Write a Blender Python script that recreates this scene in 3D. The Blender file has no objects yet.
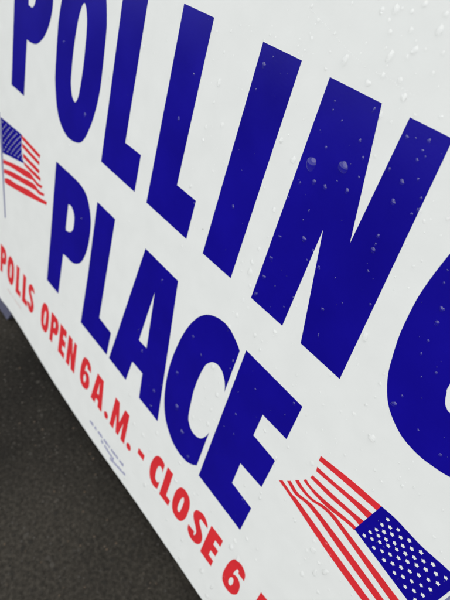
import bpy, bmesh, math, random
from mathutils import Vector, Matrix
from mathutils.geometry import tessellate_polygon

# All sign measures are millimetres on the face of the board:
# x along the lettering, y up the board from its lower edge, z out of its face.
LETTERS = [
["POLLING","P",[[[-297.6,367.5,1],[-298.6,249.9,1],[-272.9,250.0,1],[-272.2,294.0,1],[-264.85,293.97,0],[-254.91,296.04,0],[-245.73,302.26,0],[-238.62,310.71,0],[-233.9,321.5,0],[-232.7,330.75,0],[-233.9,340.0,0],[-238.62,350.79,0],[-245.73,359.24,0],[-254.91,365.46,0],[-264.85,367.5,0]],[[-272.1,343.3,1],[-272.0,320.5,0],[-270.2,318.6,0],[-265.69,318.37,0],[-262.43,320.8,0],[-260.6,325,0],[-260.1,330.75,0],[-260.6,336.5,0],[-262.43,340.7,0],[-265.69,343.13,0]]]],
["POLLING","O",[[[-221.81,288.33,0],[-220.21,278.08,0],[-215.76,264.89,0],[-209.5,255.95,0],[-200.72,250.59,0],[-190.98,249.01,0],[-178.48,251.8,0],[-170.85,257.92,0],[-164.11,270.62,0],[-160.13,283.3,0],[-158.17,294.14,0],[-157.63,304.09,0],[-158.59,330.27,0],[-160.19,340.52,0],[-164.64,353.71,0],[-170.9,362.65,0],[-179.68,368.01,0],[-189.42,369.59,0],[-201.92,366.8,0],[-209.55,360.68,0],[-216.29,347.98,0],[-220.27,335.3,0],[-222.23,324.46,0],[-222.77,314.51,0]],[[-189.68,341.28,0],[-192.33,337.93,0],[-195.24,329.61,0],[-197.17,316.55,0],[-197.89,304.41,0],[-197.56,290.99,0],[-196.45,285.54,0],[-193.81,280.1,0],[-188.98,277.4,0],[-185.45,282.08,0],[-183.99,289.02,0],[-182.54,304.01,0],[-182.64,319.93,0],[-183.3,329.96,0],[-185.07,336.45,0],[-187.29,340.27,0]]]],
["POLLING","L",[[[-145.4,367.5,1],[-145.26,308.51,1],[-145.18,253.12,1],[-101.06,252.97,1],[-101.28,278.43,1],[-119.96,278.05,1],[-119.72,367.5,1]]]],
["POLLING","L",[[[-87.62,367.71,1],[-86.84,253.01,1],[-42.87,252.87,1],[-42.94,278.17,1],[-61.72,278.23,1],[-62.33,368.12,1]]]],
["POLLING","I",[[[-25.82,368.2,1],[-26.75,253.11,1],[-0.95,253.26,1],[-0.67,368.37,1]]]],
["POLLING","N",[[[16.34,367.5,1],[16.64,252.71,1],[41.29,252.86,1],[41.6,309.87,1],[55.0,252.41,1],[81.46,252.23,1],[76.34,367.45,1],[57.41,367.43,1],[56.65,311.86,1],[44.02,367.42,1]]]],
["POLLING","G",[[[160.5,313,1],[129,313,1],[129,293,1],[136,293,1],[136,284,0],[132,278,0],[128.2,277.2,0],[126.2,277.9,0],[124.5,279.6,0],[122.9,283.4,0],[122,287.6,0],[121.2,310,0],[122,332,0],[124.8,341,0],[129,343.3,0],[133,340,0],[135.5,330,1],[161,330,1],[157,350,0],[147,364,0],[130,370.5,0],[117,367.5,0],[106.5,359.5,0],[100,348,0],[96.4,334,0],[94.6,321,0],[93.9,310.2,0],[94.2,302,0],[94.8,294.4,0],[95.6,288.5,0],[97.3,280.6,0],[99.4,272.6,0],[102.4,266.0,0],[106.1,260.3,0],[110.85,256.0,0],[116.5,252.6,0],[121.5,251.0,0],[128,250.3,0],[134,250.9,0],[142.4,253.0,0],[150,258,0],[157,267,0],[160.5,280,1]]]],
["PLACE","P",[[[-209.1,222.76,1],[-208.1,155.35,0],[-208.16,107.75,1],[-185.08,108.49,1],[-183.64,151.65,1],[-177.59,152.46,0],[-168.26,153.29,0],[-160.75,156.69,0],[-154.25,162.94,0],[-149.74,172.46,0],[-147.36,183.22,0],[-146.94,193.62,0],[-147.79,202.48,0],[-150.13,209.09,0],[-154.32,215.76,0],[-159.62,220.62,0],[-167.52,223.07,0],[-176.1,223.62,0],[-182.61,223.65,0]],[[-183.61,198.56,1],[-178.85,199.41,0],[-174.39,196.58,0],[-172.23,191.82,0],[-172.17,183.38,0],[-175.55,178.02,0],[-181.02,175.59,0],[-183.62,177.15,0]]]],
["PLACE","L",[[[-142.95,223.04,1],[-142.22,158.35,1],[-143.29,108.45,1],[-99.42,108.99,1],[-99.01,132.76,1],[-117.53,133.7,1],[-117.49,223.15,1]]]],
["PLACE","A",[[[-78.39,223.76,1],[-95.74,108.94,1],[-69.77,108.51,1],[-66.82,130.83,1],[-53.02,131.23,1],[-50.42,107.92,1],[-24.97,107.96,1],[-40.72,223.56,1]],[[-59.7,200.89,1],[-64.84,154.12,1],[-54.88,154.67,1]]]],
["PLACE","C",[[[21.95,218.55,1],[18.19,221.46,0],[10.18,225.41,0],[2.61,225.82,0],[-5.0,223.48,0],[-11.18,219.29,0],[-16.65,212.51,0],[-21.82,201.12,0],[-25.45,187.15,0],[-27.67,171.02,0],[-28.18,155.61,0],[-26.32,139.7,0],[-22.39,126.17,0],[-16.65,116.23,0],[-7.82,108.42,0],[0.89,105.02,0],[10.57,105.26,0],[17.15,108.31,0],[21.63,112.68,1],[21.73,147.32,1],[20.35,142.19,0],[16.92,135.89,0],[11.6,133.42,0],[6.74,134.23,0],[2.33,138.63,0],[0.66,144.9,0],[-0.28,152.76,0],[-1.27,164.12,0],[-0.65,176.58,0],[1.2,187.94,0],[3.46,192.55,0],[6.22,195.7,0],[10.53,197.24,0],[14.86,196.18,0],[18.79,192.28,0],[20.92,188.34,0],[21.9,184.8,1]]]],
["PLACE","E",[[[25.89,222.65,1],[25.99,107.04,1],[70.79,105.85,1],[71.01,130.51,1],[51.83,131.87,1],[51.58,151.45,1],[70.77,152.01,1],[70.94,177.31,1],[51.86,178.21,1],[51.94,196.07,1],[71.21,196.49,1],[71.02,222.25,1]]]]]
GLYPHS = {
"P":[[[0.0,0.9923,1],[0.0161,0.4107,0],[0.0151,0.0,1],[0.3864,0.0064,1],[0.4096,0.3788,1],[0.5069,0.3858,0],[0.657,0.3929,0],[0.7778,0.4223,0],[0.8824,0.4762,0],[0.955,0.5583,0],[0.9932,0.6512,0],[1.0,0.7409,0],[0.9863,0.8173,0],[0.9487,0.8744,0],[0.8813,0.9319,0],[0.796,0.9739,0],[0.6689,0.995,0],[0.5309,0.9997,0],[0.4262,1.0,0]],[[0.4101,0.7835,1],[0.4866,0.7909,0],[0.5584,0.7664,0],[0.5931,0.7254,0],[0.5941,0.6525,0],[0.5397,0.6063,0],[0.4517,0.5853,0],[0.4099,0.5988,0]]],
"L":[[[0.0077,0.999,1],[0.0242,0.435,1],[0.0,0.0,1],[0.9907,0.0047,1],[1.0,0.2119,1],[0.5818,0.2201,1],[0.5827,1.0,1]]],
"A":[[[0.2452,1.0,1],[0.0,0.0088,1],[0.367,0.0051,1],[0.4086,0.1978,1],[0.6036,0.2012,1],[0.6404,0.0,1],[1.0,0.0003,1],[0.7774,0.9983,1]],[[0.5093,0.8026,1],[0.4366,0.3988,1],[0.5774,0.4036,1]]],
"C":[[[1.0,0.9398,1],[0.925,0.9639,0],[0.7652,0.9966,0],[0.6142,1.0,0],[0.4624,0.9806,0],[0.3391,0.9459,0],[0.23,0.8898,0],[0.1269,0.7955,0],[0.0545,0.6799,0],[0.0102,0.5464,0],[0.0,0.4188,0],[0.0371,0.2871,0],[0.1155,0.1751,0],[0.23,0.0928,0],[0.4061,0.0281,0],[0.5799,0.0,0],[0.773,0.002,0],[0.9042,0.0272,0],[0.9936,0.0634,1],[0.9956,0.3502,1],[0.9681,0.3077,0],[0.8997,0.2555,0],[0.7935,0.2351,0],[0.6966,0.2418,0],[0.6086,0.2782,0],[0.5753,0.3301,0],[0.5566,0.3952,0],[0.5368,0.4892,0],[0.5492,0.5924,0],[0.5861,0.6864,0],[0.6312,0.7246,0],[0.6862,0.7507,0],[0.7722,0.7634,0],[0.8586,0.7546,0],[0.937,0.7224,0],[0.9795,0.6897,0],[0.999,0.6604,1]]],
"E":[[[0.0,1.0,1],[0.0022,0.0102,1],[0.9907,0.0,1],[0.9956,0.2111,1],[0.5724,0.2228,1],[0.5669,0.3904,1],[0.9903,0.3952,1],[0.994,0.6118,1],[0.573,0.6195,1],[0.5748,0.7724,1],[1.0,0.776,1],[0.9958,0.9966,1]]],
"O":[[[0.0147,0.3261,0],[0.0393,0.2411,0],[0.1076,0.1317,0],[0.2037,0.0576,0],[0.3385,0.0131,0],[0.488,0.0,0],[0.6799,0.0231,0],[0.7971,0.0739,0],[0.9005,0.1792,0],[0.9616,0.2844,0],[0.9917,0.3743,0],[1.0,0.4568,0],[0.9853,0.6739,0],[0.9607,0.7589,0],[0.8924,0.8683,0],[0.7963,0.9424,0],[0.6615,0.9869,0],[0.512,1.0,0],[0.3201,0.9769,0],[0.2029,0.9261,0],[0.0995,0.8208,0],[0.0384,0.7156,0],[0.0083,0.6257,0],[0.0,0.5432,0]],[[0.5076,0.7652,0],[0.4689,0.7374,0],[0.4265,0.6684,0],[0.3984,0.5601,0],[0.3878,0.4594,0],[0.3926,0.3482,0],[0.4089,0.303,0],[0.4474,0.2578,0],[0.5178,0.2354,0],[0.5693,0.2743,0],[0.5905,0.3318,0],[0.6117,0.4561,0],[0.6103,0.5882,0],[0.6006,0.6713,0],[0.5749,0.7252,0],[0.5425,0.7568,0]]],
"N":[[[0.0,1.0,1],[0.0046,0.0042,1],[0.3831,0.0055,1],[0.3879,0.5,1],[0.5937,0.0016,1],[1.0,0.0,1],[0.9214,0.9996,1],[0.6307,0.9994,1],[0.619,0.5173,1],[0.4251,0.9993,1]]],
"6":[[[0.9938,0.7257,1],[0.9125,0.8968,0],[0.7063,0.9941,0],[0.5,1.0088,0],[0.2,0.941,0],[0.05,0.7345,0],[0.0,0.472,0],[0.0187,0.236,0],[0.1562,0.059,0],[0.4688,-0.0147,0],[0.7812,0.0383,0],[0.9688,0.177,0],[1.0,0.3392,0],[0.9187,0.5162,0],[0.7312,0.5988,0],[0.5375,0.5959,0],[0.4375,0.5457,1],[0.4375,0.649,0],[0.475,0.767,0],[0.5375,0.8083,0],[0.5938,0.7847,0],[0.6188,0.7257,1]],[[0.6188,0.3186,0],[0.6097,0.3694,0],[0.584,0.4124,0],[0.5454,0.4412,0],[0.5,0.4513,0],[0.4546,0.4412,0],[0.416,0.4124,0],[0.3903,0.3694,0],[0.3812,0.3186,0],[0.3903,0.2678,0],[0.416,0.2247,0],[0.4546,0.1959,0],[0.5,0.1858,0],[0.5454,0.1959,0],[0.584,0.2247,0],[0.6097,0.2678,0]]],
"M":[[[0.0,0.0,1],[0.0511,1.0,1],[0.3234,1.0,1],[0.5,0.413,1],[0.6766,1.0,1],[0.9489,1.0,1],[1.0,0.0,1],[0.7489,0.0,1],[0.7277,0.5605,1],[0.5787,0.0,1],[0.4213,0.0,1],[0.2723,0.5605,1],[0.2511,0.0,1]]],
".":[[[1.0,0.11,0],[0.933,0.165,0],[0.75,0.2053,0],[0.5,0.22,0],[0.25,0.2053,0],[0.067,0.165,0],[0.0,0.11,0],[0.067,0.055,0],[0.25,0.0147,0],[0.5,0.0,0],[0.75,0.0147,0],[0.933,0.055,0]]],
"-":[[[0,0.29,1],[1,0.29,1],[1,0.48,1],[0,0.48,1]]],
"S":[[[0.5727,0.7126,1],[0.5702,0.7349,0],[0.5681,0.7629,0],[0.5629,0.7848,0],[0.5575,0.793,0],[0.5434,0.8008,0],[0.5147,0.8139,0],[0.4957,0.8204,0],[0.5212,0.8179,0],[0.5537,0.818,0],[0.541,0.8151,0],[0.5144,0.8071,0],[0.4972,0.7999,0],[0.4861,0.7921,0],[0.4734,0.7783,0],[0.4651,0.7623,0],[0.4634,0.7483,0],[0.4692,0.7336,0],[0.4849,0.7134,0],[0.5104,0.6896,0],[0.5393,0.6673,0],[0.5739,0.6472,0],[0.6245,0.6238,0],[0.689,0.5947,0],[0.7528,0.5619,0],[0.8075,0.5299,0],[0.8601,0.4973,0],[0.9111,0.4597,0],[0.9527,0.4177,0],[0.98,0.3741,0],[0.9955,0.33,0],[0.9994,0.2852,0],[0.9903,0.2402,0],[0.9664,0.1953,0],[0.9299,0.1515,0],[0.8816,0.1099,0],[0.8176,0.0713,0],[0.7337,0.0388,0],[0.636,0.0152,0],[0.5237,0.0013,0],[0.3932,0.0016,0],[0.2732,0.0198,0],[0.1807,0.047,0],[0.1051,0.0799,0],[0.0413,0.122,0],[0.0043,0.1708,0],[-0.0107,0.2165,0],[-0.0168,0.2532,0],[-0.0211,0.2762,1],[0.4269,0.2901,1],[0.4314,0.266,0],[0.4364,0.2344,0],[0.4443,0.2077,0],[0.4515,0.1966,0],[0.4604,0.1919,0],[0.4796,0.1835,0],[0.4923,0.1795,0],[0.4764,0.1813,0],[0.4519,0.1818,0],[0.4519,0.1821,0],[0.4623,0.1846,0],[0.4722,0.1883,0],[0.4892,0.199,0],[0.5131,0.2198,0],[0.5337,0.2445,0],[0.546,0.2672,0],[0.5502,0.2892,0],[0.548,0.3138,0],[0.5392,0.3388,0],[0.5256,0.361,0],[0.5059,0.3808,0],[0.476,0.4024,0],[0.4354,0.4275,0],[0.3922,0.4528,0],[0.3463,0.4764,0],[0.2886,0.5023,0],[0.2204,0.5343,0],[0.1563,0.5717,0],[0.1057,0.6102,0],[0.064,0.6495,0],[0.0315,0.6923,0],[0.0148,0.7384,0],[0.0193,0.7849,0],[0.042,0.8293,0],[0.0815,0.8716,0],[0.1404,0.911,0],[0.2188,0.9448,0],[0.3123,0.9725,0],[0.4278,0.9936,0],[0.5803,0.9992,0],[0.722,0.9784,0],[0.8213,0.9476,0],[0.8987,0.9127,0],[0.9642,0.8707,0],[1.0031,0.8214,0],[1.0162,0.7762,0],[1.0191,0.7419,0],[1.0215,0.721,1]]]}
RED = [["POLLS",[["P",-313.5,-297.8],["O",-294.8,-277.8],["L",-273,-260.8],["L",-257,-244.8],["S",-243.8,-230.2]]],["OPEN",[["O",-213.8,-197.4],["P",-193.8,-178.2],["E",-175.5,-163.2],["N",-159.3,-142.6]]],["6 A.M.",[["6",-133.4,-116.6],["A",-111.6,-92.4],[".",-88.6,-82.2],["M",-78.6,-54.8],[".",-52,-45.4]]],["the dash",[["-",-36.8,-28.3]]],["CLOSE",[["C",-19.6,-5.6],["L",-2.5,9.8],["O",11.7,29],["S",33.2,48.6],["E",50.7,63.5]]],["the second red 6",[["6",73.6,89.6],["P",102.4,118.2],[".",119.5,126],["M",129.5,153],[".",156,162.5]]]]
RED_BASE, RED_CAP = 47.6, 33.9
FLAG_HUNG = {"stripes":[[[-274.54,216.07,1],[-237.17,214.93,1],[-237.84,211.53,1],[-273.36,212.55,1]],[[-273.05,209.51,1],[-237.61,208.53,1],[-237.92,205.24,1],[-272.05,205.85,1]],[[-270.55,201.38,1],[-236.62,201.44,1],[-237.3,197.91,1],[-269.11,197.59,1]],[[-268.11,194.12,1],[-252.9,195.2,0],[-233.71,195.95,1],[-234.01,192.56,1],[-250.45,191.83,0],[-265.97,191.75,1]],[[-312.12,175.6,1],[-290.1,181.94,0],[-269.33,187.36,0],[-254.39,190.53,0],[-247.14,189.64,0],[-238.05,189.09,0],[-229.28,190.81,1],[-230.93,187.43,1],[-239.62,185.93,0],[-247.76,186.49,0],[-263.91,182.44,0],[-291.97,176.89,0],[-311.89,171.46,1]],[[-310.2,166.97,1],[-292.34,172.81,0],[-267.19,179.05,0],[-245.86,184.32,0],[-236.28,183.4,0],[-225.23,185.65,1],[-225.8,182.99,1],[-236.8,179.88,0],[-242.83,179.77,0],[-279.08,170.85,0],[-302.7,164.83,0],[-309.96,162.76,1]],[[-308.25,158.11,1],[-299.69,162.02,0],[-278.72,166.81,0],[-254.07,173.76,0],[-237.78,176.76,0],[-219.33,181.09,1],[-219.79,177.8,1],[-253.35,167.62,0],[-291.17,157.49,0],[-306.82,154.22,1]]],"canton":[[-320.17,213.13,1],[-274.56,216.24,1],[-272.05,199.56,0],[-267.15,192.98,1],[-313.86,181.39,1]],"stars":[[-315.68,210.16],[-307.72,210.73],[-299.91,211.3],[-292.24,211.85],[-284.7,212.39],[-277.31,212.92],[-311.03,207.58],[-303.13,208.3],[-295.38,209.01],[-287.77,209.7],[-280.31,210.38],[-314.38,204.25],[-306.4,205.14],[-298.56,206.0],[-290.88,206.85],[-283.34,207.69],[-275.95,208.51],[-309.71,201.8],[-301.79,202.83],[-294.02,203.84],[-286.41,204.83],[-278.94,205.81],[-313.07,198.28],[-305.06,199.48],[-297.21,200.66],[-289.51,201.82],[-281.97,202.95],[-274.57,204.06],[-308.37,195.96],[-300.43,197.31],[-292.66,198.63],[-285.03,199.92],[-277.56,201.2],[-311.73,192.24],[-303.7,193.77],[-295.84,195.27],[-288.13,196.73],[-280.58,198.17],[-273.19,199.58],[-307.02,190.05],[-299.06,191.72],[-291.27,193.37],[-283.64,194.97],[-276.17,196.55],[-310.39,186.14],[-302.34,188.0],[-294.46,189.82],[-286.74,191.6],[-279.19,193.35],[-271.79,195.06]],"pole":[[-326.53,215.0,1],[-322.64,216.57,1],[-314.46,183.79,1],[-302.43,118.2,1],[-305.09,116.67,1],[-317.95,182.19,1]]}
FLAG_FLYING = {"stripes":[[[91.92,206.77,1],[92.33,203.4,1],[107.12,205.67,0],[128.31,208.47,1],[129.32,212.69,1],[110.79,210.39,0]],[[93.13,199.21,1],[93.81,196.41,1],[115.66,199.51,0],[126.98,200.06,1],[127.78,204.7,1],[114.15,202.39,0],[103.01,200.41,0]],[[92.85,189.59,1],[106.73,190.4,0],[119.32,192.54,0],[125.67,192.35,1],[126.41,196.88,1],[117.95,195.16,0],[105.19,193.41,0],[94.57,192.39,0],[93.33,191.93,1]],[[90.27,184.09,1],[94.21,183.36,0],[99.66,182.92,0],[107.95,183.39,0],[115.2,185.2,0],[122.29,186.9,0],[125.04,186.99,1],[125.1,189.62,1],[121.05,189.24,0],[107.54,186.44,0],[99.66,185.44,0],[94.72,185.37,0],[91.46,186.32,1]],[[86.3,179.0,1],[89.24,177.78,0],[92.98,177.29,0],[99.19,177.54,0],[107.0,180.42,0],[112.86,180.74,0],[123.1,178.87,0],[156.0,171.92,0],[169.51,169.17,1],[169.73,175.41,1],[158.23,176.94,0],[121.14,182.63,0],[113.74,183.57,0],[107.02,182.82,0],[99.99,179.73,0],[93.77,179.61,0],[90.27,180.48,0],[88.14,181.35,1]],[[82.56,173.46,1],[90.18,170.95,0],[97.77,172.71,0],[106.33,172.09,0],[125.11,168.34,0],[151.83,163.86,0],[165.36,161.65,1],[166.76,166.71,1],[154.23,168.38,0],[127.37,172.92,0],[105.68,175.78,0],[99.1,175.75,0],[91.43,173.75,0],[84.46,175.9,1]],[[78.08,168.46,1],[89.05,166.3,0],[119.49,159.36,0],[147.08,154.9,0],[163.03,152.34,1],[164.5,157.66,1],[149.72,159.87,0],[121.9,164.21,0],[93.64,169.21,0],[89.08,169.1,0],[80.34,170.89,1]]],"canton":[[128.49,212.68,1],[124.79,187.71,1],[161.11,181.36,0],[168.24,180.12,1],[169.28,196.75,0],[169.87,206.39,0],[170.35,214.89,1],[164.98,214.7,0],[158.58,213.96,0],[149.95,213.12,0],[136.86,213.6,0]],"stars":[[134.01,209.56],[133.41,204.32],[136.68,207.04],[139.93,209.78],[132.85,199.18],[135.93,201.92],[139.17,204.68],[142.67,207.45],[146.01,210.07],[131.29,194.78],[135.0,197.31],[138.63,199.37],[142.21,201.86],[145.51,204.59],[148.88,207.48],[130.18,189.96],[133.73,192.4],[137.21,194.95],[140.85,197.53],[144.53,199.96],[148.25,202.26],[151.87,204.66],[136.71,189.03],[140.31,191.72],[143.76,194.25],[147.31,196.89],[150.92,199.55],[154.52,202.29],[143.35,188.4],[146.97,191.15],[150.57,193.68],[154.12,196.22],[150.02,187.62],[153.68,190.21],[157.33,192.57],[156.93,186.65],[160.55,189.23],[152.43,210.19],[155.41,207.38],[158.85,210.22],[158.22,204.75],[162.03,207.52],[165.62,210.14],[157.72,198.87],[161.52,201.4],[164.97,204.15],[160.99,195.34],[164.54,197.92],[164.06,191.66],[163.24,185.64]],"pole":[[171.79,216.17,1],[172.86,216.8,1],[169.92,154.57,1],[168.5,154.35,1]]}
DROPS = [
(22.74, 332.15, 3.03, 0),(38.7, 338.49, 2.62, 0),(27.71, 325.96, 1.22, 0),(34.08, 326.82, 1.2, 0),(45.06, 330.68, 1.16, 0),(38.6, 332.0, 0.53, 0),
(45.86, 345.9, 0.76, 0),(65.95, 345.52, 1.15, 0),(66.25, 337.04, 1.23, 0),(77.54, 339.37, 1.33, 0),(81.17, 337.11, 0.76, 0),(67.51, 355.32, 0.7, 0),
(66.89, 321.77, 0.97, 0),(67.65, 315.42, 1.24, 0),(69.85, 306.25, 0.74, 0),(33.99, 300.1, 1.39, 0),(39.88, 292.19, 0.58, 0),(20.71, 321.88, 0.74, 0),
(-21.39, 359.52, 1.31, 0),(-17.42, 364.32, 0.5, 0),(19.97, 280.32, 1.12, 0),(19.97, 268.61, 1.21, 0),(28.33, 268.8, 0.57, 0),(22.95, 360.16, 0.51, 0),
(23.6, 356.66, 0.52, 0),(59.73, 360.85, 0.84, 0),(68.45, 363.16, 0.86, 0),(104.16, 311.76, 1.1, 0),(105.38, 305.7, 1.11, 0),(99.69, 320.97, 0.61, 0),
(108.3, 262.21, 1.4, 0),(106.58, 290.26, 0.7, 0),(106.16, 296.96, 0.69, 0),(115.41, 287.63, 0.69, 0),(134.57, 258.05, 0.87, 0),(109.28, 268.22, 0.69, 0),
(122.21, 260.23, 0.58, 0),(-15.33, 198.14, 1.4, 0),(-4.61, 192.16, 1.0, 0),(-19.86, 162.35, 1.49, 0),(-11.0, 137.86, 2.21, 0),(0.12, 123.79, 1.88, 0),
(12.18, 110.55, 1.54, 0),(19.91, 208.93, 0.93, 0),(19.87, 202.43, 0.94, 0),(-58.99, 148.4, 1.25, 0),(-36.63, 128.61, 1.34, 0),(-35.67, 113.63, 1.37, 0),
(30.95, 193.85, 0.65, 0),(-55.34, 213.32, 1.29, 1),(-173.41, 274.46, 1.31, 1),(-212.38, 310.58, 1.05, 0),(15.77, 186.85, 0.68, 0),(28.48, 394.93, 0.74, 0),
(33.95, 397.75, 1.53, 1),(44.29, 402.1, 1.12, 0),(28.41, 395.92, 1.1, 0),(40.52, 398.86, 0.88, 0),(32.9, 393.78, 0.78, 0),(35.26, 390.37, 1.01, 0),
(43.18, 393.38, 1.02, 0),(53.81, 396.5, 1.54, 1),(47.95, 388.11, 1.34, 1),(39.22, 383.21, 1.58, 1),(0.76, 384.74, 0.97, 0),(11.26, 382.9, 0.65, 0),
(20.5, 375.58, 1.69, 1),(34.65, 371.69, 1.36, 0),(47.2, 377.32, 1.2, 0),(51.64, 372.73, 1.48, 0),(39.57, 376.44, 1.04, 0),(58.31, 383.71, 0.79, 0),
(58.55, 390.5, 0.77, 0),(12.05, 375.91, 0.61, 0),(45.65, 363.52, 1.06, 1),(68.48, 372.08, 0.8, 0),(50.91, 362.94, 0.71, 0),(58.87, 368.89, 0.73, 0),
(47.15, 387.17, 0.72, 0),(14.25, 394.57, 0.72, 0),(53.38, 401.42, 1.1, 0),(-48.37, 366.08, 0.77, 0),(-49.65, 356.12, 0.79, 0),(-47.81, 341.87, 1.5, 1),
(-48.04, 332.21, 0.83, 0),(-38.08, 324.27, 1.47, 0),(-49.43, 318.4, 1.19, 0),(-49.3, 311.28, 1.14, 0),(-23.28, 375.53, 0.5, 0),(-22.94, 371.9, 0.5, 0),
(-56.15, 350.21, 0.56, 0),(-30.82, 344.7, 0.54, 0),(2.12, 334.1, 1.38, 0),(12.54, 329.2, 1.59, 1),(11.74, 302.92, 1.39, 0),(10.93, 279.94, 1.14, 0),
(9.39, 270.92, 1.43, 0),(10.31, 265.17, 1.84, 1),(13.4, 258.18, 1.19, 0),(3.01, 266.71, 0.86, 0),(-45.08, 246.57, 0.9, 0),(-49.91, 283.78, 1.13, 0),
(-35.85, 299.91, 0.73, 0),(0.49, 281.94, 0.84, 0),(-50.53, 282.83, 0.85, 0),(82.54, 279.45, 1.75, 1),(95.62, 242.44, 1.16, 0),(108.28, 239.28, 2.16, 0),
(98.23, 251.29, 0.9, 0),(98.73, 265.41, 0.98, 0),(89.8, 237.77, 0.83, 0),(97.98, 270.89, 0.65, 0),(76.28, 250.05, 0.89, 0),(18.9, 256.85, 1.18, 0),
(12.08, 247.77, 1.22, 0),(8.24, 236.4, 0.84, 0),(11.6, 236.84, 1.24, 1),(38.7, 246.49, 1.48, 0),(27.69, 235.33, 1.28, 0),(34.26, 229.96, 1.01, 0),
(9.26, 225.42, 1.7, 1),(17.09, 246.01, 0.94, 0),(33.31, 235.69, 0.8, 0),(7.41, 192.73, 1.81, 0),(17.43, 177.93, 1.75, 0),(17.02, 163.82, 1.41, 0),
(18.56, 152.09, 1.75, 0),(8.94, 160.22, 1.03, 0),(11.41, 148.33, 1.05, 0),(21.87, 159.49, 1.02, 0),(5.08, 144.57, 1.4, 0),(6.79, 173.79, 1.02, 0),
(13.91, 139.06, 0.9, 0),(10.14, 167.96, 0.86, 0),(114.14, 150.8, 1.9, 1),(111.82, 146.04, 1.24, 0),(121.71, 138.7, 1.92, 1),(125.51, 146.32, 2.14, 1),
(116.43, 128.46, 1.69, 1),(128.63, 129.52, 1.24, 0),(113.28, 139.84, 0.9, 0),(117.87, 162.84, 1.18, 0),(124.6, 155.37, 0.86, 0),(111.98, 156.67, 1.21, 0),
(70.5, 84.85, 2.29, 1),(71.12, 93.22, 1.86, 0),(77.73, 105.86, 1.41, 0),(78.66, 82.86, 2.11, 1),(86.51, 107.83, 1.0, 0),(58.71, 33.08, 2.35, 1),
(71.25, 31.69, 2.13, 1),(70.93, 17.52, 2.0, 0),(89.38, 99.29, 1.01, 0),(56.98, 86.38, 1.08, 0),(75.81, 54.11, 1.02, 0),(152.25, 222.43, 0.86, 0),
(157.85, 219.03, 0.69, 0),(-48.84, 79.28, 1.76, 0),(-36.01, 80.25, 2.11, 0),(-22.34, 97.8, 2.02, 0),(-55.4, 70.98, 1.29, 0),(-24.49, 75.35, 1.42, 0),
(-35.13, 34.3, 1.32, 0),(-43.73, 15.16, 1.37, 0),(-19.28, 36.97, 2.19, 1),(7.23, 97.8, 1.67, 0),(9.1, 78.82, 1.72, 0),(18.02, 94.99, 0.96, 0),
(27.92, 87.79, 1.22, 0),(31.03, 91.95, 0.94, 0),(32.82, 68.62, 0.98, 0),(-16.47, 41.96, 1.08, 0),(32.77, 35.09, 1.58, 0),(-7.6, 45.6, 1.26, 0),
(1.61, 43.29, 1.15, 0),(-61.09, 100.22, 1.44, 0),(-58.08, 128.0, 1.29, 0),(-13.55, 67.57, 1.14, 0),(13.21, 33.71, 1.25, 0),(73.0, 144.07, 1.33, 0),
(72.13, 147.99, 1.1, 0),(70.67, 179.51, 1.18, 0),(89.81, 198.26, 1.36, 1),(74.02, 193.09, 1.01, 0),(85.94, 220.32, 0.81, 0),(101.98, 219.36, 0.9, 0),
(97.69, 155.39, 0.97, 0),(86.87, 160.92, 0.84, 0),(117.14, 226.25, 0.8, 0),(130.23, 230.84, 0.88, 0),(122.6, 159.29, 0.92, 0),(142.31, 151.41, 0.83, 0),
(-174.01, 104.64, 1.32, 0),(-67.72, 160.9, 1.25, 1),(41.75, 364.02, 0.78, 1),(40.88, 270.48, 0.67, 0),(27.02, 341.8, 0.75, 0),(37.13, 15.67, 1.52, 1),
(26.99, 383.99, 0.53, 0),(0.55, 377.71, 0.83, 0),(47.23, 292.8, 0.92, 0),(132.33, 138.65, 0.81, 0),(57.96, 276.36, 0.93, 0),(61.83, 263.32, 0.71, 1),
(-5.7, 375.44, 0.53, 0),(-128.69, 77.35, 1.51, 1),(-161.7, 198.14, 0.96, 0),(35.31, 178.81, 0.74, 0),(-21.96, 348.28, 0.53, 0),(-30.47, 140.53, 0.96, 0),
(75.41, 336.86, 0.67, 0),(148.19, 237.16, 0.63, 0),(83.13, 338.97, 0.47, 0),(57.21, 293.8, 0.5, 0),(-148.46, 308.8, 0.95, 0),(30.75, 313.14, 0.57, 1),
(87.97, 323.49, 0.48, 1),(95.89, 184.43, 0.92, 1),(85.68, 265.37, 0.56, 1),(39.2, 164.99, 0.83, 0),(40.36, 390.57, 0.41, 0),(86.05, 319.56, 0.69, 0),
(77.7, 293.98, 0.75, 0),(69.93, 357.76, 0.46, 0),(-190.57, 244.33, 1.49, 0),(29.75, 307.65, 0.58, 0),(-72.84, 313.27, 1.11, 0),(-18.28, 217.24, 0.68, 1),
(63.17, 361.89, 0.42, 0),(50.55, 348.9, 0.69, 0),(5.43, 338.15, 0.51, 0),(-119.81, 325.02, 0.66, 1),(111.5, 281.9, 0.51, 0),(-25.91, 337.86, 0.54, 0),
(63.13, 129.15, 1.08, 0),(-117.78, 281.66, 1.27, 0),(64.13, 208.76, 0.66, 1),(-29.09, 51.51, 0.89, 1),(20.65, 293.15, 0.97, 0),(122.29, 223.9, 0.8, 0),
(60.5, 235.19, 0.76, 0),(46.12, 385.18, 0.72, 0),(-117.53, 337.43, 1.15, 0),(36.15, 385.16, 0.51, 0),(60.62, 228.12, 0.64, 0),(74.99, 220.08, 0.63, 1),
(80.23, 233.14, 0.86, 0),(1.74, 309.6, 0.73, 1),(-29.77, 307.91, 0.65, 1),(71.21, 113.21, 0.78, 1),(4.31, 261.97, 0.67, 0),(-68.32, 339.08, 0.72, 0),
(58.76, 347.3, 0.78, 0),(67.88, 359.2, 0.64, 0),(110.16, 217.62, 0.53, 0),(57.19, 187.95, 1.12, 0),(-14.48, 290.12, 1.05, 0),(13.76, 288.81, 0.62, 1),
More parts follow.
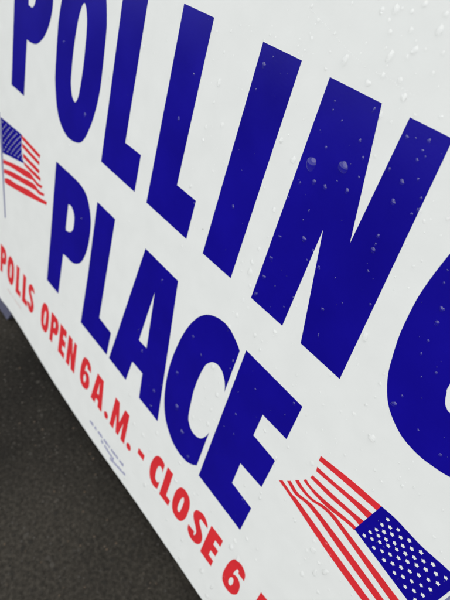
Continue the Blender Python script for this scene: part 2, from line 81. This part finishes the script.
(60.58, 140.06, 0.91, 0),(98.34, 325.98, 0.47, 0),(22.35, 91.89, 0.78, 0),(-43.87, 275.9, 0.78, 0),(122.43, 202.92, 0.6, 0),(143.58, 170.33, 0.55, 0),
(137.49, 234.43, 0.65, 0),(120.46, 147.29, 1.08, 0),(41.37, 351.26, 0.8, 0),(12.85, 369.55, 0.72, 0),(-1.0, 372.4, 0.63, 0),(65.64, 285.88, 0.56, 0),
(47.71, 354.52, 0.54, 1),(62.47, 380.51, 0.39, 1),(30.55, 162.82, 0.69, 0),(75.89, 343.9, 0.66, 0),(-45.63, 277.42, 0.64, 1),(66.13, 177.49, 0.77, 0),
(-58.19, 363.02, 0.67, 0),(24.96, 199.39, 1.16, 0),(71.35, 349.41, 0.66, 0),(112.27, 132.47, 0.7, 1),(134.29, 234.95, 0.65, 1),(17.29, 312.74, 0.64, 0),
(37.82, 262.36, 0.63, 0),(76.93, 359.84, 0.4, 0),(166.07, 207.85, 0.54, 0),(65.9, 219.27, 1.04, 0),(47.68, 338.35, 0.56, 0),(29.68, 354.63, 0.51, 0),
(41.01, 206.0, 0.83, 0),(139.77, 194.51, 0.65, 0),(-4.7, 388.58, 0.82, 0),(-101.35, 230.58, 0.84, 0),(121.49, 216.24, 0.64, 1),(-25.64, 369.1, 0.68, 0),
(41.08, 297.95, 0.92, 0),(88.72, 342.4, 0.73, 0),(67.5, 318.22, 0.62, 0)]
TRAIL = [[-8.57,388.23],[0.26,385.73],[9.0,382.98],[17.03,380.16],[26.37,377.53],[34.05,375.64],[39.97,376.59],[47.44,375.22],[55.99,374.75]]
SPECK = [-31.68,266.4]
PRINT_BLUE = [[[-106.17,20.1],[-50.29,23.7]],[[-85.13,16.43],[-63.88,15.52]],[[-67.92,11.35],[-44.33,17.21]]]
PRINT_RED = [[[-293.02,35.55],[-257.97,34.73]]]
CAM_RIGHT = (0.615773,0.256453,-0.745020)
CAM_DOWN = (0.582647,-0.784738,0.211444)
CAM_FWD = (-0.530421,-0.564285,-0.632642)

scene = bpy.context.scene
col = scene.collection
TILT = math.radians(12)                       # the board leans back on its stand
GAP = 0.0145                                  # lower edge of the board above the asphalt
ROT = Matrix(((1, 0, 0), (0, math.sin(TILT), -math.cos(TILT)), (0, math.cos(TILT), math.sin(TILT)))).to_4x4()
BOARD = Matrix.Translation((0, 0, GAP)) @ ROT
def on_board(x, y, z=0.0):
    return BOARD @ Vector((x / 1000, y / 1000, z / 1000))

# ------------------------------------------------------------------ camera
cam = bpy.data.cameras.new('camera')
cam_o = bpy.data.objects.new('camera', cam)
col.objects.link(cam_o)
r, dn, fw = Vector(CAM_RIGHT), Vector(CAM_DOWN), Vector(CAM_FWD)
target = Vector((0.0, 238.8, 0.0))            # what the lens axis meets on the board
eye = target - fw * 300.0
M = Matrix.Identity(4)
for i in range(3):
    M[i][0], M[i][1], M[i][2] = r[i], -dn[i], -fw[i]
    M[i][3] = eye[i] / 1000
cam_o.matrix_world = BOARD @ M
cam.sensor_fit = 'VERTICAL'
cam.sensor_height = 4.8
cam.lens = 4.8 * 533.2 / 600
cam.clip_start, cam.clip_end = 0.01, 200
cam.dof.use_dof = True
cam.dof.focus_distance = 0.238
cam.dof.aperture_fstop = 2.2
scene.camera = cam_o
scene.cycles.max_bounces, scene.cycles.diffuse_bounces, scene.cycles.transmission_bounces = 24, 8, 24

# ------------------------------------------------------------------ daylight, overcast
SUN_EL, SUN_AZ = math.radians(78), math.radians(170)
world = bpy.data.worlds.new('World')
scene.world = world
world.use_nodes = True
nt = world.node_tree
bg = nt.nodes['Background']
sky = nt.nodes.new('ShaderNodeTexSky')
sky.sky_type = 'NISHITA'
sky.sun_disc = False
sky.sun_elevation, sky.sun_rotation = SUN_EL, SUN_AZ
sky.air_density, sky.dust_density, sky.ozone_density = 1.0, 0.6, 1.0
hs = nt.nodes.new('ShaderNodeHueSaturation')   # overcast: the cloud takes the blue out of the sky
hs.inputs['Saturation'].default_value = 0.12
nt.links.new(sky.outputs[0], hs.inputs['Color'])
nt.links.new(hs.outputs[0], bg.inputs[0])
bg.inputs[1].default_value = 0.085
sun = bpy.data.lights.new('sun', 'SUN')
sun.energy, sun.angle, sun.color = 1.5, math.radians(100), (1.0, 0.975, 0.94)
sun_o = bpy.data.objects.new('sun', sun)
col.objects.link(sun_o)
# direction to the sun for a Nishita rotation a: (sin a, cos a)
to_sun = Vector((math.sin(SUN_AZ) * math.cos(SUN_EL), math.cos(SUN_AZ) * math.cos(SUN_EL), math.sin(SUN_EL)))
sun_o.rotation_euler = to_sun.to_track_quat('Z', 'Y').to_euler()
sun_o.location = (0, -2, 3)
scene.view_settings.view_transform = 'Standard'
scene.view_settings.look = 'None'
scene.view_settings.gamma = 1
scene.view_settings.exposure = EXPOSURE = 0.98

# ------------------------------------------------------------------ materials
def principled(name, colour, rough, **kw):
    m = bpy.data.materials.new(name)
    m.use_nodes = True
    b = m.node_tree.nodes['Principled BSDF']
    b.inputs['Base Color'].default_value = (*colour, 1)
    b.inputs['Roughness'].default_value = rough
    for k, v in kw.items():
        b.inputs[k].default_value = v
    return m, m.node_tree, b

def mottle(nt, b, colour, amount, scale, bump=0.0, bump_scale=600.0, rough=None):
    """uneven ink or plastic: a faint colour drift, a faint surface grain"""
    tc = nt.nodes.new('ShaderNodeTexCoord')
    n = nt.nodes.new('ShaderNodeTexNoise')
    n.inputs['Scale'].default_value = scale
    n.inputs['Detail'].default_value = 5
    nt.links.new(tc.outputs['Object'], n.inputs['Vector'])
    cr = nt.nodes.new('ShaderNodeValToRGB')
    cr.color_ramp.elements[0].position, cr.color_ramp.elements[1].position = 0.3, 0.7
    cr.color_ramp.elements[0].color = (*[c * (1 - amount) for c in colour], 1)
    cr.color_ramp.elements[1].color = (*[min(1, c * (1 + amount)) for c in colour], 1)
    nt.links.new(n.outputs['Fac'], cr.inputs['Fac'])
    nt.links.new(cr.outputs['Color'], b.inputs['Base Color'])
    if rough:
        mr = nt.nodes.new('ShaderNodeMapRange')
        mr.inputs['To Min'].default_value, mr.inputs['To Max'].default_value = rough
        nt.links.new(n.outputs['Fac'], mr.inputs['Value'])
        nt.links.new(mr.outputs['Result'], b.inputs['Roughness'])
    if bump:
        n2 = nt.nodes.new('ShaderNodeTexNoise')
        n2.inputs['Scale'].default_value = bump_scale
        n2.inputs['Detail'].default_value = 3
        nt.links.new(tc.outputs['Object'], n2.inputs['Vector'])
        bp = nt.nodes.new('ShaderNodeBump')
        bp.inputs['Strength'].default_value = bump
        bp.inputs['Distance'].default_value = 0.0002
        nt.links.new(n2.outputs['Fac'], bp.inputs['Height'])
        nt.links.new(bp.outputs['Normal'], b.inputs['Normal'])

WHITE = (0.80, 0.825, 0.808)
m_white, t, b = principled('white_plastic', WHITE, 0.4, **{'Specular IOR Level': 0.25})
mottle(t, b, WHITE, 0.018, 60, 0.12, 900, (0.32, 0.5))
BLUE = (0.0062, 0.0030, 0.268)
m_blue, t, b = principled('blue_ink', BLUE, 0.3, **{'Specular IOR Level': 0.22})
mottle(t, b, BLUE, 0.11, 24, 0.1, 900, (0.15, 0.32))
RED_INK = (0.71, 0.027, 0.036)
m_red, t, b = principled("red_ink", RED_INK, 0.4, **{'Specular IOR Level': 0.4})
mottle(t, b, RED_INK, 0.05, 60, 0.1, 900, (0.32, 0.5))
m_pole, t, b = principled('pole_ink', (0.2, 0.21, 0.38), 0.42)
mottle(t, b, (0.2, 0.21, 0.38), 0.06, 80)
m_fine_blue, t, b = principled('fine_blue_print', (0.13, 0.14, 0.40), 0.42)
mottle(t, b, (0.13, 0.14, 0.40), 0.1, 400)
m_fine_red, t, b = principled('fine_red_print', (0.68, 0.52, 0.50), 0.42)
mottle(t, b, (0.68, 0.52, 0.50), 0.08, 400)
m_speck, t, b = principled('dark_speck', (0.12, 0.11, 0.1), 0.6)
mottle(t, b, (0.12, 0.11, 0.1), 0.3, 2000)
m_foot, t, b = principled('grey_blue_plastic', (0.10, 0.105, 0.165), 0.5)
mottle(t, b, (0.10, 0.105, 0.165), 0.12, 120, 0.3, 700)

m_water = bpy.data.materials.new('rain_water')
m_water.use_nodes = True
t = m_water.node_tree
t.nodes.clear()
out = t.nodes.new('ShaderNodeOutputMaterial')
# clear water wetting the sheet: light goes in and comes out again without the trapped share a free film would keep
glass = t.nodes.new('ShaderNodeBsdfGlass')
glass.inputs['IOR'].default_value = 1.25
glass.inputs['Roughness'].default_value = 0.0
clear = t.nodes.new('ShaderNodeBsdfTransparent')
# tint above white: paints in the brightness of daylight a bead would focus
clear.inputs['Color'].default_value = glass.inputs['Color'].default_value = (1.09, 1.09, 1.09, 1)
body = t.nodes.new('ShaderNodeMixShader')
body.inputs[0].default_value = 0.62
t.links.new(clear.outputs[0], body.inputs[1])
t.links.new(glass.outputs[0], body.inputs[2])
glos = t.nodes.new('ShaderNodeBsdfGlossy')
glos.inputs['Roughness'].default_value = 0.08
fres = t.nodes.new('ShaderNodeFresnel')
fres.inputs['IOR'].default_value = 1.68
geo = t.nodes.new('ShaderNodeNewGeometry')
outer = t.nodes.new('ShaderNodeMath')
outer.operation = 'SUBTRACT'
outer.inputs[0].default_value = 1.0
t.links.new(geo.outputs['Backfacing'], outer.inputs[1])
mul = t.nodes.new('ShaderNodeMath')
mul.operation = 'MULTIPLY'
t.links.new(fres.outputs[0], mul.inputs[0])
t.links.new(outer.outputs[0], mul.inputs[1])
mixw = t.nodes.new('ShaderNodeMixShader')
t.links.new(mul.outputs[0], mixw.inputs[0])
t.links.new(body.outputs[0], mixw.inputs[1])
t.links.new(glos.outputs[0], mixw.inputs[2])
t.links.new(mixw.outputs[0], out.inputs['Surface'])

m_asphalt, t, b = principled('wet_asphalt', (0.03, 0.028, 0.025), 0.8, **{'Specular IOR Level': 0.1})
tc = t.nodes.new('ShaderNodeTexCoord')
def vor(scale, feature='F1'):
    v = t.nodes.new('ShaderNodeTexVoronoi')
    v.feature = feature
    v.inputs['Scale'].default_value = scale
    t.links.new(tc.outputs['Object'], v.inputs['Vector'])
    return v
def noise(scale, detail=4):
    n = t.nodes.new('ShaderNodeTexNoise')
    n.inputs['Scale'].default_value = scale
    n.inputs['Detail'].default_value = detail
    t.links.new(tc.outputs['Object'], n.inputs['Vector'])
    return n
def ramp(src, stops):
    r_ = t.nodes.new('ShaderNodeValToRGB')
    for i, (p, c) in enumerate(stops):
        e = r_.color_ramp.elements[i] if i < 2 else r_.color_ramp.elements.new(p)
        e.position, e.color = p, (*c, 1)
    t.links.new(src, r_.inputs['Fac'])
    return r_.outputs['Color']
def mix(blend, fac, a_, b_):
    m_ = t.nodes.new('ShaderNodeMix')
    m_.data_type, m_.blend_type = 'RGBA', blend
    if isinstance(fac, float):
        m_.inputs[0].default_value = fac
    else:
        t.links.new(fac, m_.inputs[0])
    t.links.new(a_, m_.inputs[6])
    t.links.new(b_, m_.inputs[7])
    return m_.outputs[2]
patches = noise(5.5, 3)                          # broad tone noise, placed to paint in the stronger light away from the board
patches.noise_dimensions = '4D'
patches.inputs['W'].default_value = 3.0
# tar binder of drifting tone, with rounded stones of mixed size bedded in it
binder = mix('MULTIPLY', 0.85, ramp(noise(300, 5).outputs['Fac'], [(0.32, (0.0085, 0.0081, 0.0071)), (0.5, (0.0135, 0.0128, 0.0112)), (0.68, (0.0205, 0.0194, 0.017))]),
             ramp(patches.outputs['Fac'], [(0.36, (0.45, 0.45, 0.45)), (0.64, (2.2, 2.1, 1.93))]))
layer = binder
warp = noise(90, 2)
heights = []
for scale, size, keep, cols in ((150, 0.42, 0.62, [(0.6, (0.018, 0.017, 0.0145)), (1.0, (0.046, 0.043, 0.037))]), (330, 0.5, 0.5, [(0.5, (0.017, 0.016, 0.0135)), (0.9, (0.048, 0.045, 0.04)), (1.0, (0.068, 0.05, 0.034))])):
    v = vor(scale)
    sep = t.nodes.new('ShaderNodeSeparateColor')
    t.links.new(v.outputs['Color'], sep.inputs[0])
    edge = t.nodes.new('ShaderNodeMapRange')
    edge.interpolation_type = 'SMOOTHSTEP'
    edge.inputs['From Min'].default_value, edge.inputs['From Max'].default_value = size, size * 0.35
    t.links.new(v.outputs['Distance'], edge.inputs['Value'])
    some = t.nodes.new('ShaderNodeMapRange')
    some.inputs['From Min'].default_value, some.inputs['From Max'].default_value = keep, keep + 0.3
    t.links.new(sep.outputs[1], some.inputs['Value'])
    both = t.nodes.new('ShaderNodeMath')
    both.operation = 'MULTIPLY'
    t.links.new(edge.outputs[0], both.inputs[0])
    t.links.new(some.outputs[0], both.inputs[1])
    layer = mix('MIX', both.outputs[0], layer, ramp(sep.outputs[0], cols))
    heights.append(edge.outputs[0])
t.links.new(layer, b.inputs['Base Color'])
ad = t.nodes.new('ShaderNodeMath')
ad.operation = 'MULTIPLY_ADD'
t.links.new(heights[1], ad.inputs[0])
ad.inputs[1].default_value = 0.4
t.links.new(heights[0], ad.inputs[2])
bp = t.nodes.new('ShaderNodeBump')
bp.inputs['Strength'].default_value = 0.35
bp.inputs['Distance'].default_value = 0.0015
t.links.new(ad.outputs[0], bp.inputs['Height'])
t.links.new(bp.outputs['Normal'], b.inputs['Normal'])

# ------------------------------------------------------------------ helpers
def mesh_obj(name, bm, mats, parent=None, smooth=False):
    me = bpy.data.meshes.new(name)
    bm.to_mesh(me)
    bm.free()
    for m in (mats if isinstance(mats, (list, tuple)) else [mats]):
        me.materials.append(m)
    if smooth:
        for p in me.polygons:
            p.use_smooth = True
    o = bpy.data.objects.new(name, me)
    col.objects.link(o)
    o.parent = parent
    return o

def curve(ring, n=5):
    """corner points stay sharp, runs of other points become a Catmull-Rom curve"""
    P = [Vector((p[0], p[1])) for p in ring]
    K = [p[2] for p in ring]
    N = len(P)
    out = []
    for i in range(N):
        j = (i + 1) % N
        a, b_ = P[i], P[j]
        out.append(a)
        if K[i] and K[j]:
            continue
        p0 = P[i - 1] if not K[i] else a - (b_ - a)
        p3 = P[(j + 1) % N] if not K[j] else b_ + (b_ - a)
        if K[i]:
            p0 = a * 2 - b_
        for k in range(1, n):
            s = k / n
            out.append(0.5 * ((2 * a) + (b_ - p0) * s + (2 * p0 - 5 * a + 4 * b_ - p3) * s * s + (3 * a - p0 - 3 * b_ + p3) * s ** 3))
    return out

def face_rings(bm, rings, z, mat=0):
    """a flat printed shape with holes, in millimetres on the board"""
    polys = [[Vector((p.x / 1000, p.y / 1000, z / 1000)) for p in r_] for r_ in rings]
    vs = [bm.verts.new(v) for r_ in polys for v in r_]
    for tri in tessellate_polygon(polys):
        try:
            f_ = bm.faces.new([vs[i] for i in tri])
        except ValueError:
            continue
        f_.material_index = mat
        f_.normal_update()
        if f_.normal.z < 0:
            f_.normal_flip()

def printed(name, rings, z, mat, parent, label=None):
    bm = bmesh.new()
    face_rings(bm, rings, z)
    o = mesh_obj(name, bm, mat, parent)
    if label:
        o['label'] = label
    return o

def slab(bm, ring, z0, z1):
    """a plate between two depths"""
    fr = [bm.verts.new((p[0] / 1000, p[1] / 1000, z1 / 1000)) for p in ring]
    bk = [bm.verts.new((p[0] / 1000, p[1] / 1000, z0 / 1000)) for p in ring]
    n = len(ring)
    bm.faces.new(fr)
    bm.faces.new(bk[::-1])
    for i in range(n):
        j = (i + 1) % n
        bm.faces.new((fr[j], fr[i], bk[i], bk[j]))
    bmesh.ops.recalc_face_normals(bm, faces=bm.faces)

# ------------------------------------------------------------------ the ground
bm = bmesh.new()
bmesh.ops.create_grid(bm, x_segments=8, y_segments=8, size=30)
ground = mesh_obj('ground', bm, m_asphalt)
ground['kind'] = 'structure'
ground['label'] = 'dark wet asphalt ground under the sign'
ground['category'] = 'asphalt'

# ------------------------------------------------------------------ the sign
sign = bpy.data.objects.new('polling_place_sign', None)
col.objects.link(sign)
sign.matrix_world = BOARD
sign['label'] = 'wet white polling place sign with blue and red lettering and two flags'
sign['category'] = 'sign'

LOW = [(-357, 10), (-312, 9.6), (-292, 11.8), (-265, 11.2), (-238, 9.1), (-205, 5.8), (-170, 3.6), (-112, 2.6), (-70, 4.2), (-26, 6.3), (25, 7.0), (69, 7.2), (150, 8.4), (255, 9.0)]
outline = [tuple(p) for p in curve([(x, y, 1 if i in (0, len(LOW) - 1) else 0) for i, (x, y) in enumerate(LOW)], 4)]
k = outline.index((255, 9.0)) if (255, 9.0) in outline else max(range(len(outline)), key=lambda i: outline[i][0])
outline = outline[:k + 1] + [(255, 457), (-357, 457)]
bm = bmesh.new()
slab(bm, outline, -3.6, 0)
panel = mesh_obj('panel', bm, m_white, sign)
bv = panel.modifiers.new('soft_edge', 'BEVEL')
bv.width, bv.segments, bv.limit_method, bv.angle_limit = 0.0007, 3, 'ANGLE', math.radians(50)
# the second board of the A-shaped stand, joined along the top
bm = bmesh.new()
slab(bm, [(-357, 0), (255, 0), (255, 457), (-357, 457)], -3.6, 0)
rear = mesh_obj('rear_panel', bm, m_white, sign)
back = Matrix.Rotation(-2 * TILT, 4, 'X')
rear.matrix_local = Matrix.Translation((0, 0.4575, -0.006)) @ Matrix.Rotation(2 * TILT, 4, 'X') @ Matrix.Translation((0, -0.4575, 0))
for x0, x1 in ((-345, -301), (185, 240)):
    bm = bmesh.new()
    s = 1 if x0 < 0 else -1
    ring = [(x0, 30), (x0, -14.2), (x1, -14.2), (x1 + 13, 6), (x1 + 17, 30)] if s > 0 else [(x0 - 17, 30), (x0 - 13, 6), (x0, -14.2), (x1, -14.2), (x1, 30)]
    slab(bm, ring, -10, -3.8)
    mesh_obj('foot', bm, m_foot, sign)

INK = 0.06
n_of = {}
for word, ch, rings in LETTERS:
    n_of[(word, ch)] = n_of.get((word, ch), 0) + 1
    printed('letter', [curve(r_) for r_ in rings], INK, m_blue, sign, 'blue letter %s of %s' % (ch, word))
NAMES = {'.': 'full_stop', '-': 'dash'}
for word, items in RED:
    for ch, x0, x1 in items:
        rings = [[(x0 + p[0] * (x1 - x0), RED_BASE + p[1] * RED_CAP, p[2]) for p in r_] for r_ in GLYPHS[ch]]
        nm = NAMES.get(ch, 'digit' if ch == '6' else 'letter')
        printed(nm, [curve(r_) for r_ in rings], INK, m_red, sign, 'small red %s' % ({'.': 'full stop', '-': 'dash', '6': 'number 6'}.get(ch, 'letter ' + ch)))

def star(cx, cy, r_, turn):
    return [Vector((cx + (r_ if i % 2 == 0 else r_ * 0.68) * math.sin(turn + i * math.pi / 5), cy + (r_ if i % 2 == 0 else r_ * 0.68) * math.cos(turn + i * math.pi / 5))) for i in range(10)]

for F, size, text in ((FLAG_HUNG, 0.8, 'small flag at the left end'), (FLAG_FLYING, 1.15, 'mirrored flag below the headline')):
    fl = bpy.data.objects.new('flag_print', None)
    col.objects.link(fl)
    fl.parent = sign
    fl['label'] = text
    for s in F['stripes']:
        printed('stripe', [curve(s)], INK, m_red, fl)
    bm = bmesh.new()
    face_rings(bm, [curve(F['canton'])], INK + 0.03, 0)
    rn = random.Random(3)
    for x, y in F['stars']:
        face_rings(bm, [star(x, y, size * rn.uniform(0.9, 1.08), rn.uniform(-0.2, 0.2))], INK + 0.06, 1)
    mesh_obj('canton', bm, [m_blue, m_white], fl)
    printed('flagpole', [curve(F['pole'])], INK, m_pole, fl)

# lines of print too fine to read: short strokes of uneven height
rn = random.Random(11)
def fine_print(lines, mat, h):
    bm = bmesh.new()
    for (a, b_) in lines:
        A, B = Vector(a), Vector(b_)
        d = (B - A).normalized()
        up = Vector((-d.y, d.x))
        s, end = 0.0, (B - A).length
        while s < end:
            w = rn.uniform(0.7, 1.5)
            hh = h * rn.uniform(0.75, 1.05)
            p = A + d * s
            face_rings(bm, [[p, p + d * w, p + d * w + up * hh, p + up * hh]], INK)
            s += w + rn.uniform(0.45, 0.8) + (2.0 if rn.random() < 0.14 else 0)
    return mesh_obj('small_print', bm, mat, sign)
fine_print(PRINT_BLUE, m_fine_blue, 3.0)
fine_print(PRINT_RED, m_fine_red, 2.2)
bm = bmesh.new()
face_rings(bm, [[Vector((SPECK[0] + 0.35 * math.cos(a * 0.9) * (1 + 0.3 * (a % 2)), SPECK[1] + 0.35 * math.sin(a * 0.9) * (1 + 0.3 * (a % 2)))) for a in range(7)]], INK)
mesh_obj('dirt_speck', bm, m_speck, sign)

# ------------------------------------------------------------------ rain on the board
def drop_mesh(seed, long):
    """a bead of water, one unit across its radius, resting on z = 0"""
    rn = random.Random(seed)
    ph = [rn.uniform(0, 6.28) for _ in range(4)]
    am = [rn.uniform(0.05, 0.16), rn.uniform(0.04, 0.12), rn.uniform(0.01, 0.05)]
    tall = rn.uniform(0.48, 0.6)
    NA, NR = 28, 9
    bm = bmesh.new()
    def P(i, j):
        a = 2 * math.pi * i / NA
        q = j / NR
        rad = 1 + am[0] * math.cos(2 * a + ph[0]) + am[1] * math.cos(3 * a + ph[1]) + am[2] * math.cos(5 * a + ph[2])
        x, y = rad * q * math.cos(a), rad * q * math.sin(a)
        z = tall * (1 - q * q) ** 0.85
        y -= 0.10 * z                          # it sags a little
        if long:
            y *= 1.4
            x *= 1.0 - 0.15 * max(0, y / 1.4)   # narrow where it came from, full below
        return (x, y, z)
    top = bm.verts.new((0, -0.1 * tall, tall))
    rows = [[bm.verts.new(P(i, j)) for i in range(NA)] for j in range(1, NR + 1)]
    skirt = [bm.verts.new((v.co.x, v.co.y, -0.06)) for v in rows[-1]]
    rows.append(skirt)
    for i in range(NA):
        bm.faces.new((top, rows[0][i], rows[0][(i + 1) % NA]))
        for j in range(len(rows) - 1):
            bm.faces.new((rows[j][i], rows[j + 1][i], rows[j + 1][(i + 1) % NA], rows[j][(i + 1) % NA]))
    bmesh.ops.recalc_face_normals(bm, faces=bm.faces)
    return bm

protos = {}
for long in (0, 1):
    for s in range(6):
        bm = drop_mesh(40 + s + 10 * long, long)
        me = bpy.data.meshes.new('raindrop')
        bm.to_mesh(me)
        bm.free()
        me.materials.append(m_water)
        for p in me.polygons:
            p.use_smooth = True
        protos[(long, s)] = me

def inside(ring, x, y):
    c = False
    for i in range(len(ring)):
        x1, y1 = ring[i - 1]
        x2, y2 = ring[i]
        if (y1 > y) != (y2 > y) and x < (x2 - x1) * (y - y1) / (y2 - y1) + x1:
            c = not c
    return c
LET = [(w, ch, [[tuple(p) for p in curve(r_, 3)] for r_ in rings]) for w, ch, rings in LETTERS]
cnt = {}
def title(i):
    w, ch, _ = LET[i]
    same = [k_ for k_, q in enumerate(LET) if q[0] == w and q[1] == ch]
    first = '' if len(same) == 1 else ('first ' if i == same[0] else 'second ')
    return '%sblue letter %s of %s' % (first, ch, w)
CANTON = [tuple(p) for p in curve(FLAG_FLYING['canton'], 3)]
def where(x, y):
    """how someone would say which drop it is: what it lies on, or beside"""
    for i, (w, ch, rings) in enumerate(LET):
        if inside(rings[0], x, y) and not any(inside(h, x, y) for h in rings[1:]):
            return 'on the ' + title(i), i
    if inside(CANTON, x, y):
        return 'on the blue star field of the mirrored flag', -1
    if y < 86:
        best = None
        for w, items in RED:
            for ch, x0, x1 in items:
                d = abs((x0 + x1) / 2 - x)
                if best is None or d < best[0]:
                    best = (d, w, ch)
        w = best[1]
        place = 'along the line of small red words' if 48 < y else 'below the small red words'
        return '%s near %s' % (place, w if w != 'the dash' else 'their dash'), -1
    if x > 75 and y < 180:
        return 'on the white board around the mirrored flag', -1
    best = None
    for i, (w, ch, rings) in enumerate(LET):
        for p in rings[0]:
            d = (p[0] - x) ** 2 + (p[1] - y) ** 2
            if best is None or d < best[0]:
                best = (d, i)
    i = best[1]
    ys = [p[1] for p in LET[i][2][0]]
    xs = [p[0] for p in LET[i][2][0]]
    side = 'above' if y > max(ys) else 'below' if y < min(ys) else 'left of' if x < (min(xs) + max(xs)) / 2 else 'right of'
    return 'on the white board %s the %s' % (side, title(i)), i

rn = random.Random(5)
for k_, (x, y, rad, long) in enumerate(DROPS):
    me = protos[(long, rn.randrange(6))]
    o = bpy.data.objects.new('raindrop', me)
    col.objects.link(o)
    spin = rn.uniform(-0.35, 0.35) if long else rn.uniform(-0.5, 0.5)
    sx = rad * (0.85 if long else 1.0)
    S = Matrix.Diagonal((sx / 1000, rad / 1000, rad * rn.uniform(0.85, 1.05) / 1000, 1))
    on_ink, _ = where(x, y)
    o.matrix_world = BOARD @ Matrix.Translation((x / 1000, y / 1000, (INK if ' blue ' in on_ink and on_ink.startswith('on the ') and 'white' not in on_ink else 0.0) / 1000)) @ Matrix.Rotation(spin, 4, 'Z') @ S
    size = 'large' if rad > 2.0 else 'small' if rad > 0.75 else 'tiny'
    shape = 'elongated raindrop' if long else 'round raindrop'
    o['label'] = '%s %s %s' % (size, shape, on_ink)
    if k_ < 2:
        o['label'] = ('biggest raindrop on the blue letter N, nearer its left edge', 'second big raindrop on the blue letter N, beside the biggest one')[k_]
    o['category'] = 'raindrop'
    o['group'] = 'raindrops on the sign'

# beads hanging under the lower edge
for x, rad in ((12, 2.0), (17.5, 1.5), (5, 1.2), (-20, 1.3), (-48, 1.0), (34, 1.3), (46, 1.0)):
    yy = min(outline, key=lambda p: abs(p[0] - x) + (500 if p[1] > 50 else 0))[1]
    o = bpy.data.objects.new('raindrop', protos[(0, rn.randrange(6))])
    col.objects.link(o)
    o.matrix_world = on = BOARD @ Matrix.Translation((x / 1000, (yy + 0.02) / 1000, -0.0014)) @ Matrix.Rotation(math.radians(70), 4, 'X') @ Matrix.Diagonal((rad / 1000, rad / 1000, rad / 1000, 1))
    o['label'] = 'raindrop hanging from the lower edge of the sign'
    o['category'] = 'raindrop'
    o['group'] = 'raindrops on the lower edge'

# the finest beads, past counting: one spatter over the whole board, thicker to the right and low down
rn = random.Random(21)
def bead(bm, x, y, rad, z=0.0):
    tall, ring_n = rad * rn.uniform(0.45, 0.6), 8
    sx, sy = rad * rn.uniform(0.85, 1.1), rad * rn.uniform(0.9, 1.35)
    tv = bm.verts.new((x / 1000, y / 1000, (z + tall) / 1000))
    prev = None
    for q in (0.35, 0.65, 0.88, 1.0):
        zz = tall * (1 - q * q) ** 0.85 if q < 1 else -0.02
        row = [bm.verts.new(((x + sx * q * math.cos(2 * math.pi * i / ring_n)) / 1000, (y + sy * q * math.sin(2 * math.pi * i / ring_n)) / 1000, (z + zz) / 1000)) for i in range(ring_n)]
        for i in range(ring_n):
            j = (i + 1) % ring_n
            if prev is None:
                bm.faces.new((tv, row[i], row[j]))
            else:
                bm.faces.new((prev[i], row[i], row[j], prev[j]))
        prev = row
bm = bmesh.new()
made = 0
while made < 1050:
    x, y = rn.uniform(-250, 180), rn.uniform(14, 420)
    thick = min(1, max(0, (x + 230) / 260))
    if rn.random() > 0.08 + 0.92 * thick * (0.55 + 0.45 * max(0, 1 - y / 260)):
        continue
    on_blue = any(inside(r_[0], x, y) and not any(inside(h, x, y) for h in r_[1:]) for _, _, r_ in LET)
    if on_blue and rn.random() < 0.75:
        continue
    bead(bm, x, y, rn.choice((0.26, 0.32, 0.38, 0.45, 0.54)) if not on_blue else rn.uniform(0.18, 0.3), INK if on_blue else 0.0)
    made += 1
for a, c in zip(TRAIL, TRAIL[1:]):                 # a run of beads where a trickle came down
    for q in range(9):
        s = (q + rn.uniform(-0.4, 0.4)) / 9
        if rn.random() < 0.8:
            bead(bm, a[0] + (c[0] - a[0]) * s + rn.uniform(-0.3, 0.3), a[1] + (c[1] - a[1]) * s + rn.uniform(-0.3, 0.3), rn.uniform(0.16, 0.34))
o = mesh_obj('rain_spatter', bm, m_water, None, True)
o.matrix_world = BOARD
o['kind'] = 'stuff'
o['label'] = 'fine spatter of rain beads over the whole face of the sign'
o['category'] = 'rain'
